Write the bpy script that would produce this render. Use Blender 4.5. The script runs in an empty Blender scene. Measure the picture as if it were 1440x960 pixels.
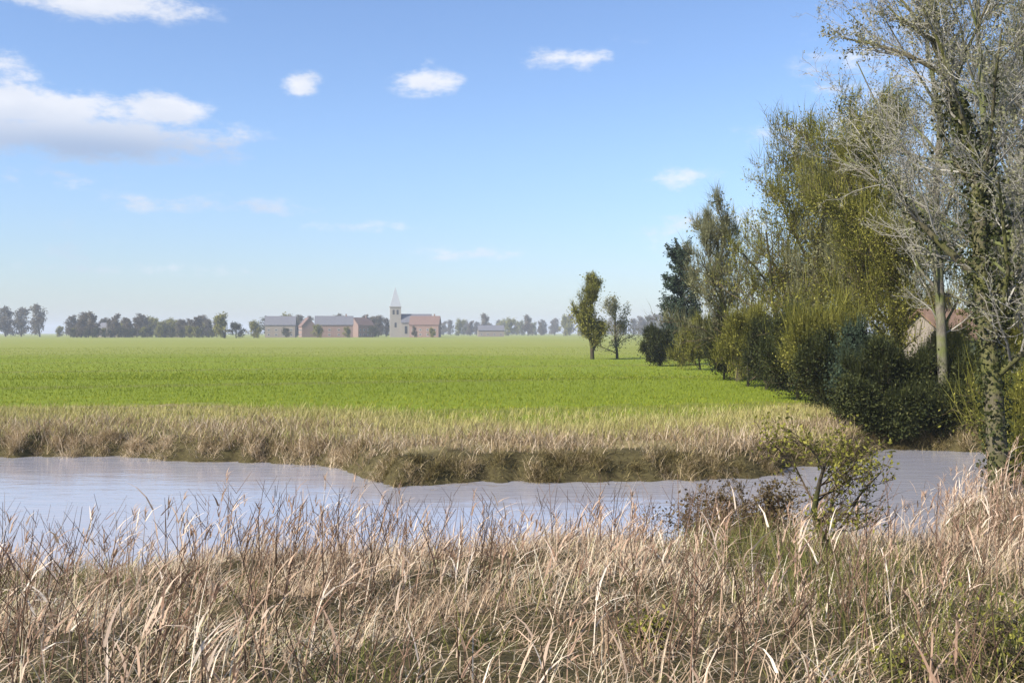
import bpy, math, random
import numpy as np
from mathutils import Vector
C = bpy.context.scene
COL = C.collection
R = math.radians
rng = np.random.default_rng(7)
random.seed(7)

# ------------------------------------------------------------------ camera
F = 1440.0            # focal length in photo pixels (photo is 1440 wide)
CAMZ = 3.0            # metres above the water
HORIZ = 468.0         # photo row of the horizon
cd = bpy.data.cameras.new("camera"); cam = bpy.data.objects.new("camera", cd); COL.objects.link(cam)
cd.sensor_width = 36; cd.lens = 36 * F / 1440
cd.clip_start = 0.1; cd.clip_end = 9000
cam.location = (0, 0, CAMZ)
cam.rotation_euler = (R(90) - math.atan((480 - HORIZ) / F), 0, 0)
C.camera = cam
C.render.resolution_x = 1024; C.render.resolution_y = 682

# ------------------------------------------------------------------ world: daylight sky with fair-weather clouds
SUN_EL, SUN_AZ = 38.0, -122.0        # azimuth clockwise from the viewing direction (+Y)
world = bpy.data.worlds.new("World"); C.world = world; world.use_nodes = True
nt = world.node_tree; nt.nodes.clear()
def N(t, ty, **kw):
    n = t.nodes.new(ty)
    for k, v in kw.items(): setattr(n, k, v)
    return n
def mathn(t, op, a, b=None, c=None):
    n = N(t, 'ShaderNodeMath', operation=op)
    for i, v in enumerate((a, b, c)):
        if v is None: continue
        if isinstance(v, (int, float)): n.inputs[i].default_value = v
        else: t.links.new(v, n.inputs[i])
    return n.outputs[0]
sky = N(nt, 'ShaderNodeTexSky', sky_type='NISHITA', sun_disc=False)
sky.sun_elevation = R(SUN_EL); sky.sun_rotation = R(SUN_AZ)
sky.altitude = 0; sky.air_density = 1.0; sky.dust_density = 0.6; sky.ozone_density = 2.5
SKY_STRENGTH = 0.097
SKY_TINT = (0.89, 0.95, 1.10)
tint = N(nt, 'ShaderNodeMix', data_type='RGBA', blend_type='MULTIPLY'); tint.inputs[0].default_value = 1
nt.links.new(sky.outputs[0], tint.inputs[6]); tint.inputs[7].default_value = (*SKY_TINT, 1)
tc = N(nt, 'ShaderNodeTexCoord'); sep = N(nt, 'ShaderNodeSeparateXYZ'); nt.links.new(tc.outputs['Generated'], sep.inputs[0])
az = mathn(nt, 'ARCTAN2', sep.outputs[0], sep.outputs[1])
el = mathn(nt, 'ARCSINE', sep.outputs[2])
hz = N(nt, 'ShaderNodeMapRange', interpolation_type='SMOOTHSTEP'); nt.links.new(el, hz.inputs[0])
hz.inputs[1].default_value = 0.0; hz.inputs[2].default_value = 0.2; hz.inputs[3].default_value = 0.82; hz.inputs[4].default_value = 1.0
skyc = N(nt, 'ShaderNodeVectorMath', operation='SCALE'); nt.links.new(tint.outputs[2], skyc.inputs[0]); nt.links.new(hz.outputs[0], skyc.inputs['Scale'])
# noise in (az, el) used to break the cloud outlines
cmb = N(nt, 'ShaderNodeCombineXYZ'); nt.links.new(az, cmb.inputs[0]); nt.links.new(el, cmb.inputs[1])
mp = N(nt, 'ShaderNodeMapping'); mp.inputs['Scale'].default_value = (1, 2.1, 1); nt.links.new(cmb.outputs[0], mp.inputs[0])
nz = N(nt, 'ShaderNodeTexNoise'); nz.inputs['Scale'].default_value = 24; nz.inputs['Detail'].default_value = 12; nz.inputs['Roughness'].default_value = 0.66
nt.links.new(mp.outputs[0], nz.inputs['Vector'])
def px2ae(px, py):
    x, y = (px - 720) / F, (HORIZ - py) / F
    return math.atan(x), math.atan(y / math.sqrt(1 + x * x))
# photo x, y, half width, half height, strength
CLOUDS = [(140, 2, 130, 26, 1.0), (-30, 100, 70, 40, .8), (20, 150, 150, 26, 1.3), (235, 156, 60, 24, 1.1), (110, 190, 210, 34, 1.15),
          (425, 118, 26, 20, .95), (597, 116, 52, 20, .95), (600, 90, 20, 18, .45), (805, 84, 80, 18, .75), (915, 58, 90, 16, .35),
          (300, 290, 190, 18, .6), (60, 250, 120, 26, .5), (520, 318, 160, 14, .5), (200, 380, 260, 16, .5), (660, 356, 120, 16, .55), (965, 252, 60, 24, .6), (1120, 190, 110, 24, .55), (950, 318, 90, 20, .55),
          (110, 340, 60, 60, .45), (1240, 150, 170, 190, .5), (1010, 330, 150, 70, .45), (-160, 60, 120, 40, 1), (1500, 120, 160, 40, .9), (1700, 260, 160, 40, .8), (-300, 200, 160, 40, .9)]
SHADE = [(130, 212, 230, 32, 1.0), (40, 215, 200, 30, .8), (300, 292, 170, 16, .4), (110, 350, 60, 60, .6), (150, 30, 120, 14, .3), (1500, 150, 200, 40, .4)]
shade = None
dens = None
for i_, (cx, cy, hw, hh, s) in enumerate(CLOUDS + SHADE):
    a0, e0 = px2ae(cx, cy)
    da = mathn(nt, 'MULTIPLY', mathn(nt, 'SUBTRACT', az, a0), F / hw)
    de = mathn(nt, 'MULTIPLY', mathn(nt, 'SUBTRACT', el, e0), F / hh)
    q = mathn(nt, 'ADD', mathn(nt, 'MULTIPLY', da, da), mathn(nt, 'MULTIPLY', de, de))
    g = mathn(nt, 'MULTIPLY', mathn(nt, 'EXPONENT', mathn(nt, 'MULTIPLY', q, -0.8)), s)
    if i_ < len(CLOUDS): dens = g if dens is None else mathn(nt, 'MAXIMUM', dens, g)
    else: shade = g if shade is None else mathn(nt, 'MAXIMUM', shade, g)
mr = N(nt, 'ShaderNodeMapRange', interpolation_type='SMOOTHSTEP')
nt.links.new(mathn(nt, 'ADD', mathn(nt, 'MULTIPLY', dens, 0.75), mathn(nt, 'MULTIPLY', mathn(nt, 'SUBTRACT', nz.outputs[0], 0.5), mathn(nt, 'MINIMUM', mathn(nt, 'MULTIPLY', dens, 3), 1.35))), mr.inputs[0])
mr.inputs[1].default_value = 0.25; mr.inputs[2].default_value = 0.72; mr.inputs[3].default_value = 0; mr.inputs[4].default_value = 0.93
# clouds are shaded: greyer where thick below
nz2 = N(nt, 'ShaderNodeTexNoise'); nz2.inputs['Scale'].default_value = 14; nz2.inputs['Detail'].default_value = 5
mp2 = N(nt, 'ShaderNodeMapping'); mp2.inputs['Location'].default_value = (0, 0.013, 3); mp2.inputs['Scale'].default_value = (1, 2.2, 1)
nt.links.new(cmb.outputs[0], mp2.inputs[0]); nt.links.new(mp2.outputs[0], nz2.inputs['Vector'])
ccol = N(nt, 'ShaderNodeMix', data_type='RGBA'); ccol.inputs[6].default_value = (2.35, 2.95, 4.1, 1); ccol.inputs[7].default_value = (5.3, 5.4, 5.75, 1)
lo = N(nt, 'ShaderNodeMapRange', interpolation_type='SMOOTHSTEP'); nt.links.new(nz2.outputs[0], lo.inputs[0]); lo.inputs[1].default_value = .35; lo.inputs[2].default_value = .6
shd = mathn(nt, 'SUBTRACT', 1, mathn(nt, 'MINIMUM', shade, 1)); lo.inputs[3].default_value = .8
nt.links.new(mathn(nt, 'MULTIPLY', lo.outputs[0], shd), ccol.inputs[0])
cmix = N(nt, 'ShaderNodeMix', data_type='RGBA')
nt.links.new(mr.outputs[0], cmix.inputs[0]); nt.links.new(skyc.outputs[0], cmix.inputs[6]); nt.links.new(ccol.outputs[2], cmix.inputs[7])
bg = N(nt, 'ShaderNodeBackground'); bg.inputs[1].default_value = SKY_STRENGTH
nt.links.new(cmix.outputs[2], bg.inputs[0])
wo = N(nt, 'ShaderNodeOutputWorld'); nt.links.new(bg.outputs[0], wo.inputs[0])

# ------------------------------------------------------------------ sun
sl = bpy.data.lights.new("sun", 'SUN'); sl.energy = 4.6; sl.angle = R(0.53); sl.color = (1, 0.94, 0.84)
so = bpy.data.objects.new("sun", sl); COL.objects.link(so)
sd = Vector((math.sin(R(SUN_AZ)) * math.cos(R(SUN_EL)), math.cos(R(SUN_AZ)) * math.cos(R(SUN_EL)), math.sin(R(SUN_EL))))
so.rotation_euler = sd.to_track_quat('Z', 'Y').to_euler(); so.location = (40, -30, 40)

vs = C.view_settings
C.display_settings.display_device = 'sRGB'
vs.view_transform = 'Standard'; vs.look = 'None'; vs.gamma = 1; vs.use_curve_mapping = False; vs.exposure = 0.9
C.cycles.max_bounces = 6; C.cycles.diffuse_bounces = 3; C.cycles.glossy_bounces = 3; C.cycles.transmission_bounces = 3; C.cycles.volume_bounces = 0
C.cycles.caustics_reflective = False; C.cycles.caustics_refractive = False

# ------------------------------------------------------------------ helpers
def at(px, py, d): return Vector(((px - 720) / F * d, d, CAMZ - (py - HORIZ) / F * d))
def X(px, d): return (px - 720) / F * d
def mat(name, rough=0.9, spec=0.2):
    m = bpy.data.materials.new(name); m.use_nodes = True
    b = m.node_tree.nodes['Principled BSDF']; b.inputs['Roughness'].default_value = rough
    b.inputs['Specular IOR Level'].default_value = spec
    return m, m.node_tree, b
def ramp(t, fac, stops, interp='LINEAR'):
    r = N(t, 'ShaderNodeValToRGB'); r.color_ramp.interpolation = interp
    e = r.color_ramp.elements
    while len(e) < len(stops): e.new(0.5)
    for i, (p, c) in enumerate(stops): e[i].position = p; e[i].color = (*c, 1)
    t.links.new(fac, r.inputs[0]); return r.outputs[0]
def noise(t, scale, detail=4, rough=0.55, coord='Object', scl=None, loc=None):
    c = N(t, 'ShaderNodeTexCoord'); n = N(t, 'ShaderNodeTexNoise')
    n.inputs['Scale'].default_value = scale; n.inputs['Detail'].default_value = detail; n.inputs['Roughness'].default_value = rough
    s = c.outputs[coord]
    if scl or loc:
        m = N(t, 'ShaderNodeMapping'); t.links.new(s, m.inputs[0]); s = m.outputs[0]
        if scl: m.inputs['Scale'].default_value = scl
        if loc: m.inputs['Location'].default_value = loc
    t.links.new(s, n.inputs['Vector']); return n.outputs[0]
def mixc(t, f, a, b, blend='MIX'):
    n = N(t, 'ShaderNodeMix', data_type='RGBA', blend_type=blend)
    for i, v in ((0, f), (6, a), (7, b)):
        if isinstance(v, (int, float)): n.inputs[i].default_value = v
        elif isinstance(v, tuple): n.inputs[i].default_value = (*v, 1)
        else: t.links.new(v, n.inputs[i])
    return n.outputs[2]
def bump(t, b, h, strength=.4, dist=.02):
    n = N(t, 'ShaderNodeBump'); n.inputs['Strength'].default_value = strength; n.inputs['Distance'].default_value = dist
    t.links.new(h, n.inputs['Height']); t.links.new(n.outputs[0], b.inputs['Normal'])
def plant_mat(name, stops, translucent=0.25, rough=0.85):
    """plant tissue: colour picked by the per-blade attribute 'rnd', some light passes through"""
    m, t, b = mat(name, rough, 0.15)
    a = N(t, 'ShaderNodeAttribute', attribute_name='rnd')
    c = ramp(t, a.outputs['Fac'], stops)
    t.links.new(c, b.inputs['Base Color'])
    if translucent:
        tr = N(t, 'ShaderNodeBsdfTranslucent'); t.links.new(c, tr.inputs[0])
        mx = N(t, 'ShaderNodeMixShader'); mx.inputs[0].default_value = translucent
        t.links.new(b.outputs[0], mx.inputs[1]); t.links.new(tr.outputs[0], mx.inputs[2])
        t.links.new(mx.outputs[0], t.nodes['Material Output'].inputs[0])
    return m
def link(name, me, m, parent=None, loc=None):
    o = bpy.data.objects.new(name, me); COL.objects.link(o)
    if m: me.materials.append(m)
    if parent: o.parent = parent
    if loc is not None: o.location = loc
    return o
def np_mesh(name, V, Q, rnd=None, smooth=False, T=None):
    """V (n,3), Q (m,4) quads, T (k,3) triangles, rnd (n,) point attribute"""
    me = bpy.data.meshes.new(name)
    V = np.asarray(V, np.float32); Q = np.asarray(Q, np.int32).reshape(-1, 4)
    T = np.zeros((0, 3), np.int32) if T is None else np.asarray(T, np.int32).reshape(-1, 3)
    me.vertices.add(len(V)); me.vertices.foreach_set('co', V.ravel())
    nl = Q.size + T.size; me.loops.add(nl); me.loops.foreach_set('vertex_index', np.concatenate([Q.ravel(), T.ravel()]))
    nf = len(Q) + len(T); me.polygons.add(nf)
    st = np.concatenate([np.arange(len(Q)) * 4, Q.size + np.arange(len(T)) * 3]).astype(np.int32)
    me.polygons.foreach_set('loop_start', st)
    me.polygons.foreach_set('use_smooth', np.full(nf, bool(smooth)))
    if rnd is not None:
        a = me.attributes.new('rnd', 'FLOAT', 'POINT'); a.data.foreach_set('value', np.asarray(rnd, np.float32))
    me.update(calc_edges=True); me.validate(); return me
class Geo:
    """collects quads from many pieces of ONE object"""
    def __init__(s): s.V = []; s.Q = []; s.T = []; s.r = []; s.n = 0
    def add(s, V, Q=None, T=None, r=0.5):
        V = np.asarray(V, float); s.V.append(V)
        if Q is not None: s.Q.append(np.asarray(Q) + s.n)
        if T is not None: s.T.append(np.asarray(T) + s.n)
        s.r.append(np.broadcast_to(np.asarray(r, float), (len(V),))); s.n += len(V)
    def box(s, x0, x1, y0, y1, z0, z1):
        s.add([(x0,y0,z0),(x1,y0,z0),(x1,y1,z0),(x0,y1,z0),(x0,y0,z1),(x1,y0,z1),(x1,y1,z1),(x0,y1,z1)],
              [(0,3,2,1),(4,5,6,7),(0,1,5,4),(1,2,6,5),(2,3,7,6),(3,0,4,7)])
    def mesh(s, name, smooth=False):
        return np_mesh(name, np.concatenate(s.V), np.concatenate(s.Q) if s.Q else np.zeros((0, 4)),
                       np.concatenate(s.r), smooth, np.concatenate(s.T) if s.T else None)
    def build(s, name, m, parent=None, smooth=False): return link(name, s.mesh(name, smooth), m, parent)
def tag(o, label, cat=None, group=None, kind=None):
    o['label'] = label
    if cat: o['category'] = cat
    if group: o['group'] = group
    if kind: o['kind'] = kind
    return o
def thing(name, label, cat, loc=(0, 0, 0), rz=0, group=None):
    o = bpy.data.objects.new(name, None); COL.objects.link(o); o.location = loc; o.rotation_euler = (0, 0, rz)
    return tag(o, label, cat, group)
def dup(root, loc, rz, scale, label, group=None):
    r = root.copy(); COL.objects.link(r); r.location = loc; r.rotation_euler = (0, 0, rz); r.scale = scale
    r['label'] = label
    if group: r['group'] = group
    for ch in list(root.children):
        c = ch.copy(); COL.objects.link(c); c.parent = r
        for g in ch.children:
            d = g.copy(); COL.objects.link(d); d.parent = c
    return r
def blades(P, H, W, az, lean, bend, seg=3, rnd=None, fold=0.0):
    """vectorised grass blades / reed leaves. P base (n,3), H length, W width, az lean direction, lean start angle, bend added angle"""
    n = len(P); k = np.arange(seg + 1)
    ang = lean[:, None] + bend[:, None] * (k[None, :-1] + .5) / seg
    ds = (H / seg)[:, None]
    rr = np.concatenate([np.zeros((n, 1)), np.cumsum(np.sin(ang) * ds, 1)], 1)
    zz = np.concatenate([np.zeros((n, 1)), np.cumsum(np.cos(ang) * ds, 1)], 1)
    cx = P[:, 0, None] + rr * np.cos(az)[:, None]; cy = P[:, 1, None] + rr * np.sin(az)[:, None]; cz = P[:, 2, None] + zz
    w = W[:, None] * (1 - (k / seg) ** 1.6)[None, :] * .5 + W[:, None] * .04
    tw = az + np.pi / 2 + rng.normal(0, .5, n)
    sx = np.cos(tw)[:, None] * w; sy = np.sin(tw)[:, None] * w
    V = np.stack([np.stack([cx - sx, cy - sy, cz], -1), np.stack([cx + sx, cy + sy, cz], -1)], 2).reshape(-1, 3)
    b = (np.arange(n) * (seg + 1) * 2)[:, None] + (np.arange(seg) * 2)[None, :]
    Q = np.stack([b, b + 1, b + 3, b + 2], -1).reshape(-1, 4)
    r = np.repeat(rng.random(n) if rnd is None else rnd, (seg + 1) * 2)
    return V, Q, r
def tubes(polys, sides_of):
    """polys: list of (pts (m,3), radii (m,), rnd). one tapered tube per polyline, batched by (m, sides)"""
    g = Geo(); groups = {}
    for p in polys: groups.setdefault((len(p[0]), sides_of(p[1][0])), []).append(p)
    for (m, s), L in groups.items():
        P = np.array([p[0] for p in L], float); Rr = np.array([p[1] for p in L], float); n = len(L)
        T = np.gradient(P, axis=1); T /= np.linalg.norm(T, axis=2, keepdims=True) + 1e-9
        up = np.where(np.abs(T[..., 2:3]) > .9, np.array([1., 0, 0]), np.array([0, 0, 1.]))
        A = np.cross(T, up); A /= np.linalg.norm(A, axis=2, keepdims=True) + 1e-9
        B = np.cross(T, A)
        th = np.arange(s) * 2 * np.pi / s
        V = P[:, :, None] + Rr[:, :, None, None] * (np.cos(th)[None, None, :, None] * A[:, :, None] + np.sin(th)[None, None, :, None] * B[:, :, None])
        i = (np.arange(n) * m * s)[:, None, None] + (np.arange(m - 1) * s)[None, :, None] + np.arange(s)[None, None, :]
        j = (np.arange(n) * m * s)[:, None, None] + (np.arange(m - 1) * s)[None, :, None] + ((np.arange(s) + 1) % s)[None, None, :]
        Q = np.stack([i, j, j + s, i + s], -1).reshape(-1, 4)
        g.add(V.reshape(-1, 3), Q, r=np.repeat([p[2] for p in L], m * s))
    return g
def leaf_cards(P, size, rnd, droop=0.3, aspect=1.7):
    """small four-cornered leaves (pointed diamonds, folded) at points P with random directions"""
    n = len(P)
    d = rng.normal(size=(n, 3)); d[:, 2] -= droop; d /= np.linalg.norm(d, axis=1, keepdims=True)
    s = np.cross(d, rng.normal(size=(n, 3))); s /= np.linalg.norm(s, axis=1, keepdims=True)
    u = np.cross(d, s)
    L = size[:, None]; Wd = L / aspect
    V = np.stack([P, P + d * L * .5 + s * Wd * .5 + u * L * .08, P + d * L, P + d * L * .5 - s * Wd * .5 + u * L * .08], 1).reshape(-1, 3)
    b = np.arange(n)[:, None] * 4
    return V, b + np.arange(4)[None], np.repeat(rnd, 4)

# ------------------------------------------------------------------ terrain
def sstep(a, b, x): t = np.clip((x - a) / (b - a), 0, 1); return t * t * (3 - 2 * t)
def near_edge(x):   # y of the near waterline
    return 12.9 + 0.5 * np.sin(x * .55 + 1) + .25 * np.sin(x * 1.7) - .45 * sstep(-2, -6, x) + .7 * sstep(2.3, 3.4, x) + 3.6 * sstep(5.2, 7.2, x)
def far_edge(x):    # y of the far waterline
    return 23.3 + .12 * np.sin(x * 4.3 + np.sin(x * 2.1) * 2) + .08 * np.sin(x * 9.7 + 1) + .4 * np.sin(x * .4) + .2 * np.sin(x * 1.3 + 2) + 1.2 * sstep(-2, -10, x) - 2.8 * sstep(-4.4, -1.9, x) + 2.6 * sstep(4.9, 6.6, x) + 3.4 * sstep(7.3, 9.6, x)
def height(x, y):
    ne, fe = near_edge(x), far_edge(x)
    hn = np.interp((ne - y), [-3, 0, .5, 3, 8, 14, 40], [-.8, 0, .3, .75, 1.18, 1.25, 1.4])
    hf = np.interp((y - fe), [-3, 0, .2, .7, 4, 9, 30, 120], [-.8, 0, .2, .46, .62, .62, .62, .62])
    h = np.where(y < (ne + fe) / 2, hn, hf)
    bumpy = .05 * np.sin(x * 2.3 + y * 1.1) * np.sin(y * 2.9 - x * .7) + .03 * np.sin(x * 5.1 + 2) * np.sin(y * 4.7)
    fade = np.exp(-np.maximum(y - 30, 0) / 15)
    far = sstep(100, 400, y)
    return h + np.where(h > .05, bumpy * fade, 0) + .12 * np.sin(x * .012 + 1) * np.sin(y * .013) * far
def spaced(a, b, step, lo, hi, grow=1.12):
    s = list(np.arange(a, b, step)); d = step; v = a
    L = []
    while v > lo: d *= grow; v -= d; L.append(max(v, lo))
    d = step; v = s[-1]; Rr = []
    while v < hi: d *= grow; v += d; Rr.append(min(v, hi))
    return np.array(L[::-1] + s + Rr)
gx = spaced(-16, 16, .2, -3500, 3500); gy = spaced(2, 34, .16, -60, 5500)
GX, GY = np.meshgrid(gx, gy); GZ = height(GX, GY)
nx, ny = len(gx), len(gy)
idx = np.arange(nx * ny).reshape(ny, nx)
Q = np.stack([idx[:-1, :-1], idx[:-1, 1:], idx[1:, 1:], idx[1:, :-1]], -1).reshape(-1, 4)
# 'rnd' is the land cover: 0 = bare bank soil and litter, .5 = straw-coloured rough grass, 1 = mown green field
cover = np.where(GY > (near_edge(GX) + far_edge(GX)) / 2, .14 + .36 * sstep(.6, 2.2, GY - far_edge(GX)) + .5 * sstep(4.8, 8.5, GY - far_edge(GX) + .8 * np.sin(GX * .7) - sstep(4, 12, GX) * 2 + sstep(-2, -10, GX) * -2.0), .12)
me = np_mesh('ground', np.stack([GX, GY, GZ], -1).reshape(-1, 3), Q, cover.ravel(), True)
m, t, b = mat('ground_cover', .95, .1)
a = N(t, 'ShaderNodeAttribute', attribute_name='rnd')
n1 = noise(t, .35, 6, .6); n2 = noise(t, 9, 5, .7); n3 = noise(t, .03, 4, .55, scl=(1, .35, 1)); n4 = noise(t, 60, 3, .6)
soil = ramp(t, n2, [(.3, (.045, .036, .018)), (.55, (.085, .07, .03)), (.75, (.13, .11, .05))])
straw = ramp(t, n2, [(.3, (.17, .14, .06)), (.6, (.28, .23, .11))])
green_a = ramp(t, n1, [(.3, (.14, .182, .014)), (.7, (.185, .23, .022))])
green_b = ramp(t, n3, [(.35, (.145, .187, .014)), (.65, (.20, .236, .028))])
green = mixc(t, .5, green_a, green_b)
green = mixc(t, mathn(t, 'MULTIPLY', n4, .35), green, (.19, .235, .035))
n5 = noise(t, .012, 5, .6, scl=(1, .5, 1), loc=(3, 8, 0))          # wetter, yellower and thinner patches of the crop
p5 = N(t, 'ShaderNodeMapRange', interpolation_type='SMOOTHSTEP'); t.links.new(n5, p5.inputs[0]); p5.inputs[1].default_value = .48; p5.inputs[2].default_value = .64; p5.inputs[4].default_value = .55
green = mixc(t, p5.outputs[0], green, (.23, .245, .045))
sy = N(t, 'ShaderNodeSeparateXYZ'); tcy = N(t, 'ShaderNodeTexCoord'); t.links.new(tcy.outputs['Object'], sy.inputs[0])   # the next field, a paler crop, begins about 100 m off
yy = mathn(t, 'ADD', sy.outputs[1], mathn(t, 'MULTIPLY', mathn(t, 'SUBTRACT', n3, .5), 60))
fy = N(t, 'ShaderNodeMapRange', interpolation_type='SMOOTHSTEP'); t.links.new(yy, fy.inputs[0]); fy.inputs[1].default_value = 95; fy.inputs[2].default_value = 120; fy.inputs[4].default_value = .6
green = mixc(t, fy.outputs[0], green, (.25, .255, .075))
wv = N(t, 'ShaderNodeTexWave', wave_type='BANDS', bands_direction='X'); wv.inputs['Scale'].default_value = .016; wv.inputs['Distortion'].default_value = .6; wv.inputs['Detail'].default_value = 2
tcw = N(t, 'ShaderNodeTexCoord'); mw = N(t, 'ShaderNodeMapping'); mw.inputs['Rotation'].default_value = (0, 0, R(72)); t.links.new(tcw.outputs['Object'], mw.inputs[0]); t.links.new(mw.outputs[0], wv.inputs['Vector'])
tl = N(t, 'ShaderNodeMapRange'); t.links.new(wv.outputs['Fac'], tl.inputs[0]); tl.inputs[1].default_value = .93; tl.inputs[2].default_value = 1; tl.inputs[4].default_value = .45
green = mixc(t, tl.outputs[0], green, (.15, .13, .05))
af = mathn(t, 'ADD', a.outputs['Fac'], mathn(t, 'MULTIPLY', mathn(t, 'SUBTRACT', n1, .5), .3))
f1 = N(t, 'ShaderNodeMapRange'); t.links.new(af, f1.inputs[0]); f1.inputs[1].default_value = .18; f1.inputs[2].default_value = .45
f2 = N(t, 'ShaderNodeMapRange'); t.links.new(af, f2.inputs[0]); f2.inputs[1].default_value = .6; f2.inputs[2].default_value = .9
t.links.new(mixc(t, f2.outputs[0], mixc(t, f1.outputs[0], soil, straw), green), b.inputs['Base Color'])
bump(t, b, mathn(t, 'ADD', n2, n4), .6, .05)
tag(link('ground', me, m), 'flat green field running down to brown river banks', kind='structure')

# ------------------------------------------------------------------ water
m, t, b = mat('river_water', .06, .5)
b.inputs['Base Color'].default_value = (.31, .305, .34, 1); b.inputs['IOR'].default_value = 1.45
w1 = noise(t, 1.5, 3, .5, scl=(.5, 1.6, 1)); w2 = noise(t, 7, 3, .55, scl=(.6, 1.5, 1))
bump(t, b, mathn(t, 'ADD', w1, mathn(t, 'MULTIPLY', w2, .35)), .2, .05)
wx = np.linspace(-90, 90, 37); wyv = np.linspace(0, 1, 7)
WX, WT = np.meshgrid(wx, wyv); WY = 10.5 + WT * 24
idw = np.arange(WX.size).reshape(WX.shape)
Qw = np.stack([idw[:-1, :-1], idw[:-1, 1:], idw[1:, 1:], idw[1:, :-1]], -1).reshape(-1, 4)
me = np_mesh('river', np.stack([WX, WY, np.zeros_like(WX)], -1).reshape(-1, 3), Qw, smooth=True)
tag(link('river', me, m), 'pale rippled river reflecting the sky between brown banks', kind='structure')

# ------------------------------------------------------------------ plant materials
M_DRY = plant_mat('dry_grass_blade', [(0, (0.121, 0.077, 0.046)), (0.3, (0.361, 0.252, 0.159)), (0.6, (0.59, 0.454, 0.312)), (0.85, (0.711, 0.627, 0.47)), (1, (0.458, 0.419, 0.191))], .25)
M_REED = plant_mat('dead_reed', [(0, (0.241, 0.146, 0.095)), (0.4, (0.459, 0.319, 0.22)), (0.75, (0.603, 0.465, 0.344)), (1, (0.705, 0.605, 0.486))], .2)
M_FORB = plant_mat('dead_stem', [(0, (.05, .03, .02)), (.6, (.13, .08, .05)), (1, (.24, .15, .10))], 0)
M_GREEN = plant_mat('green_blade', [(0, (.06, .075, .02)), (.5, (.15, .15, .04)), (1, (.28, .25, .09))], .35)
M_FIELD = plant_mat('field_blade', [(0, (0.125, 0.169, 0.009)), (0.6, (0.204, 0.25, 0.015)), (1, (0.318, 0.305, 0.041))], .3)
M_ROUGH = plant_mat('rough_straw', [(0, (0.22, 0.187, 0.066)), (0.45, (0.418, 0.363, 0.132)), (0.8, (0.528, 0.462, 0.22)), (1, (0.275, 0.319, 0.066))], .25)
M_BANK = plant_mat('bank_straw', [(0, (0.168, 0.114, 0.06)), (0.5, (0.36, 0.264, 0.15)), (1, (0.624, 0.504, 0.372))], .2)

def scatter(n, x0, x1, y0, y1): return rng.uniform(x0, x1, n), rng.uniform(y0, y1, n)
def clump(x, y, s=.9, seed=0):  # smooth patchiness 0..1
    return .5 + .25 * np.sin(x * s + 1.3 * seed + 1.7 * np.sin(y * s * .8)) + .25 * np.sin(y * s * 1.9 + seed + 2.1 * np.sin(x * s * 1.3))
def on_ground(x, y): return np.stack([x, y, height(x, y) - .01], 1)

# field grass (short, green)
g = Geo()
x, y = scatter(90000, -26, 24, 27.5, 60); keep = rng.random(len(x)) < np.clip(1.6 - (y - 27) / 28, .2, 1)
x, y = x[keep], y[keep]; n = len(x)
g.add(*blades(on_ground(x, y), rng.uniform(.06, .16, n), rng.uniform(.012, .022, n), rng.uniform(0, 6.28, n), rng.uniform(.05, .5, n), rng.uniform(.2, 1, n), 2)[:2], r=0.5)
g.r[-1] = np.repeat(np.clip(rng.random(n) * .8 + .55 * np.clip((42 - y) / 12, 0, 1) * (.4 + .6 * clump(x, y, .5, 2)), 0, 1), 6)
y = 52 + 118 * rng.random(70000) ** 1.5; x = rng.uniform(-.56, .4, len(y)) * y; n = len(x)
V, Qd, r = blades(on_ground(x, y), rng.uniform(.07, .15, n), rng.uniform(.02, .05, n), rng.uniform(0, 6.28, n), rng.uniform(.1, .6, n), rng.uniform(.3, 1, n), 2); g.add(V, Qd, r=r)
tag(g.build('field_grass', M_FIELD), 'short bright green grass of the field beyond the river', 'grass', kind='stuff')
# rough straw grass at the field margin
g = Geo()
x, y = scatter(90000, -19, 17, 23.3, 32); keep = (y - far_edge(x) > .5) & (rng.random(len(x)) < np.clip(1.5 - np.abs(y - far_edge(x) - 3.0) / 5, 0, 1) * (.35 + .65 * clump(x, y, .8)))
x, y = x[keep], y[keep]; n = len(x)
V, Qd, r = blades(on_ground(x, y), rng.uniform(.12, .34, n), rng.uniform(.008, .016, n), rng.uniform(0, 6.28, n), rng.uniform(.05, .5, n), rng.uniform(.2, 1.1, n), 3)
g.add(V, Qd, r=r)
tag(g.build('rough_grass', M_ROUGH), 'straw coloured rough grass along the field margin', 'grass', kind='stuff')
# far bank fringe of dead sedge
g = Geo()
x, y = scatter(60000, -19, 15, 21.5, 27.5); d = y - far_edge(x); keep = (d > .1) & (d < 3.2) & (rng.random(len(x)) < np.clip(.25 + d + .8 * (x < -3), 0, 1)) & (rng.random(len(x)) < .25 + .75 * clump(x, y, 1.3, 2))
x, y = x[keep], y[keep]; n = len(x)
V, Qd, r = blades(on_ground(x, y), rng.uniform(.15, .5, n) * (.7 + .6 * clump(x, y, 1.3, 2)), rng.uniform(.008, .018, n), rng.uniform(0, 6.28, n), rng.uniform(.05, .6, n), rng.uniform(.3, 1.6, n), 3)
g.add(V, Qd, r=r)
tag(g.build('bank_sedge', M_BANK), 'brown dead sedge fringing the far river bank', 'sedge', kind='stuff')


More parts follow.
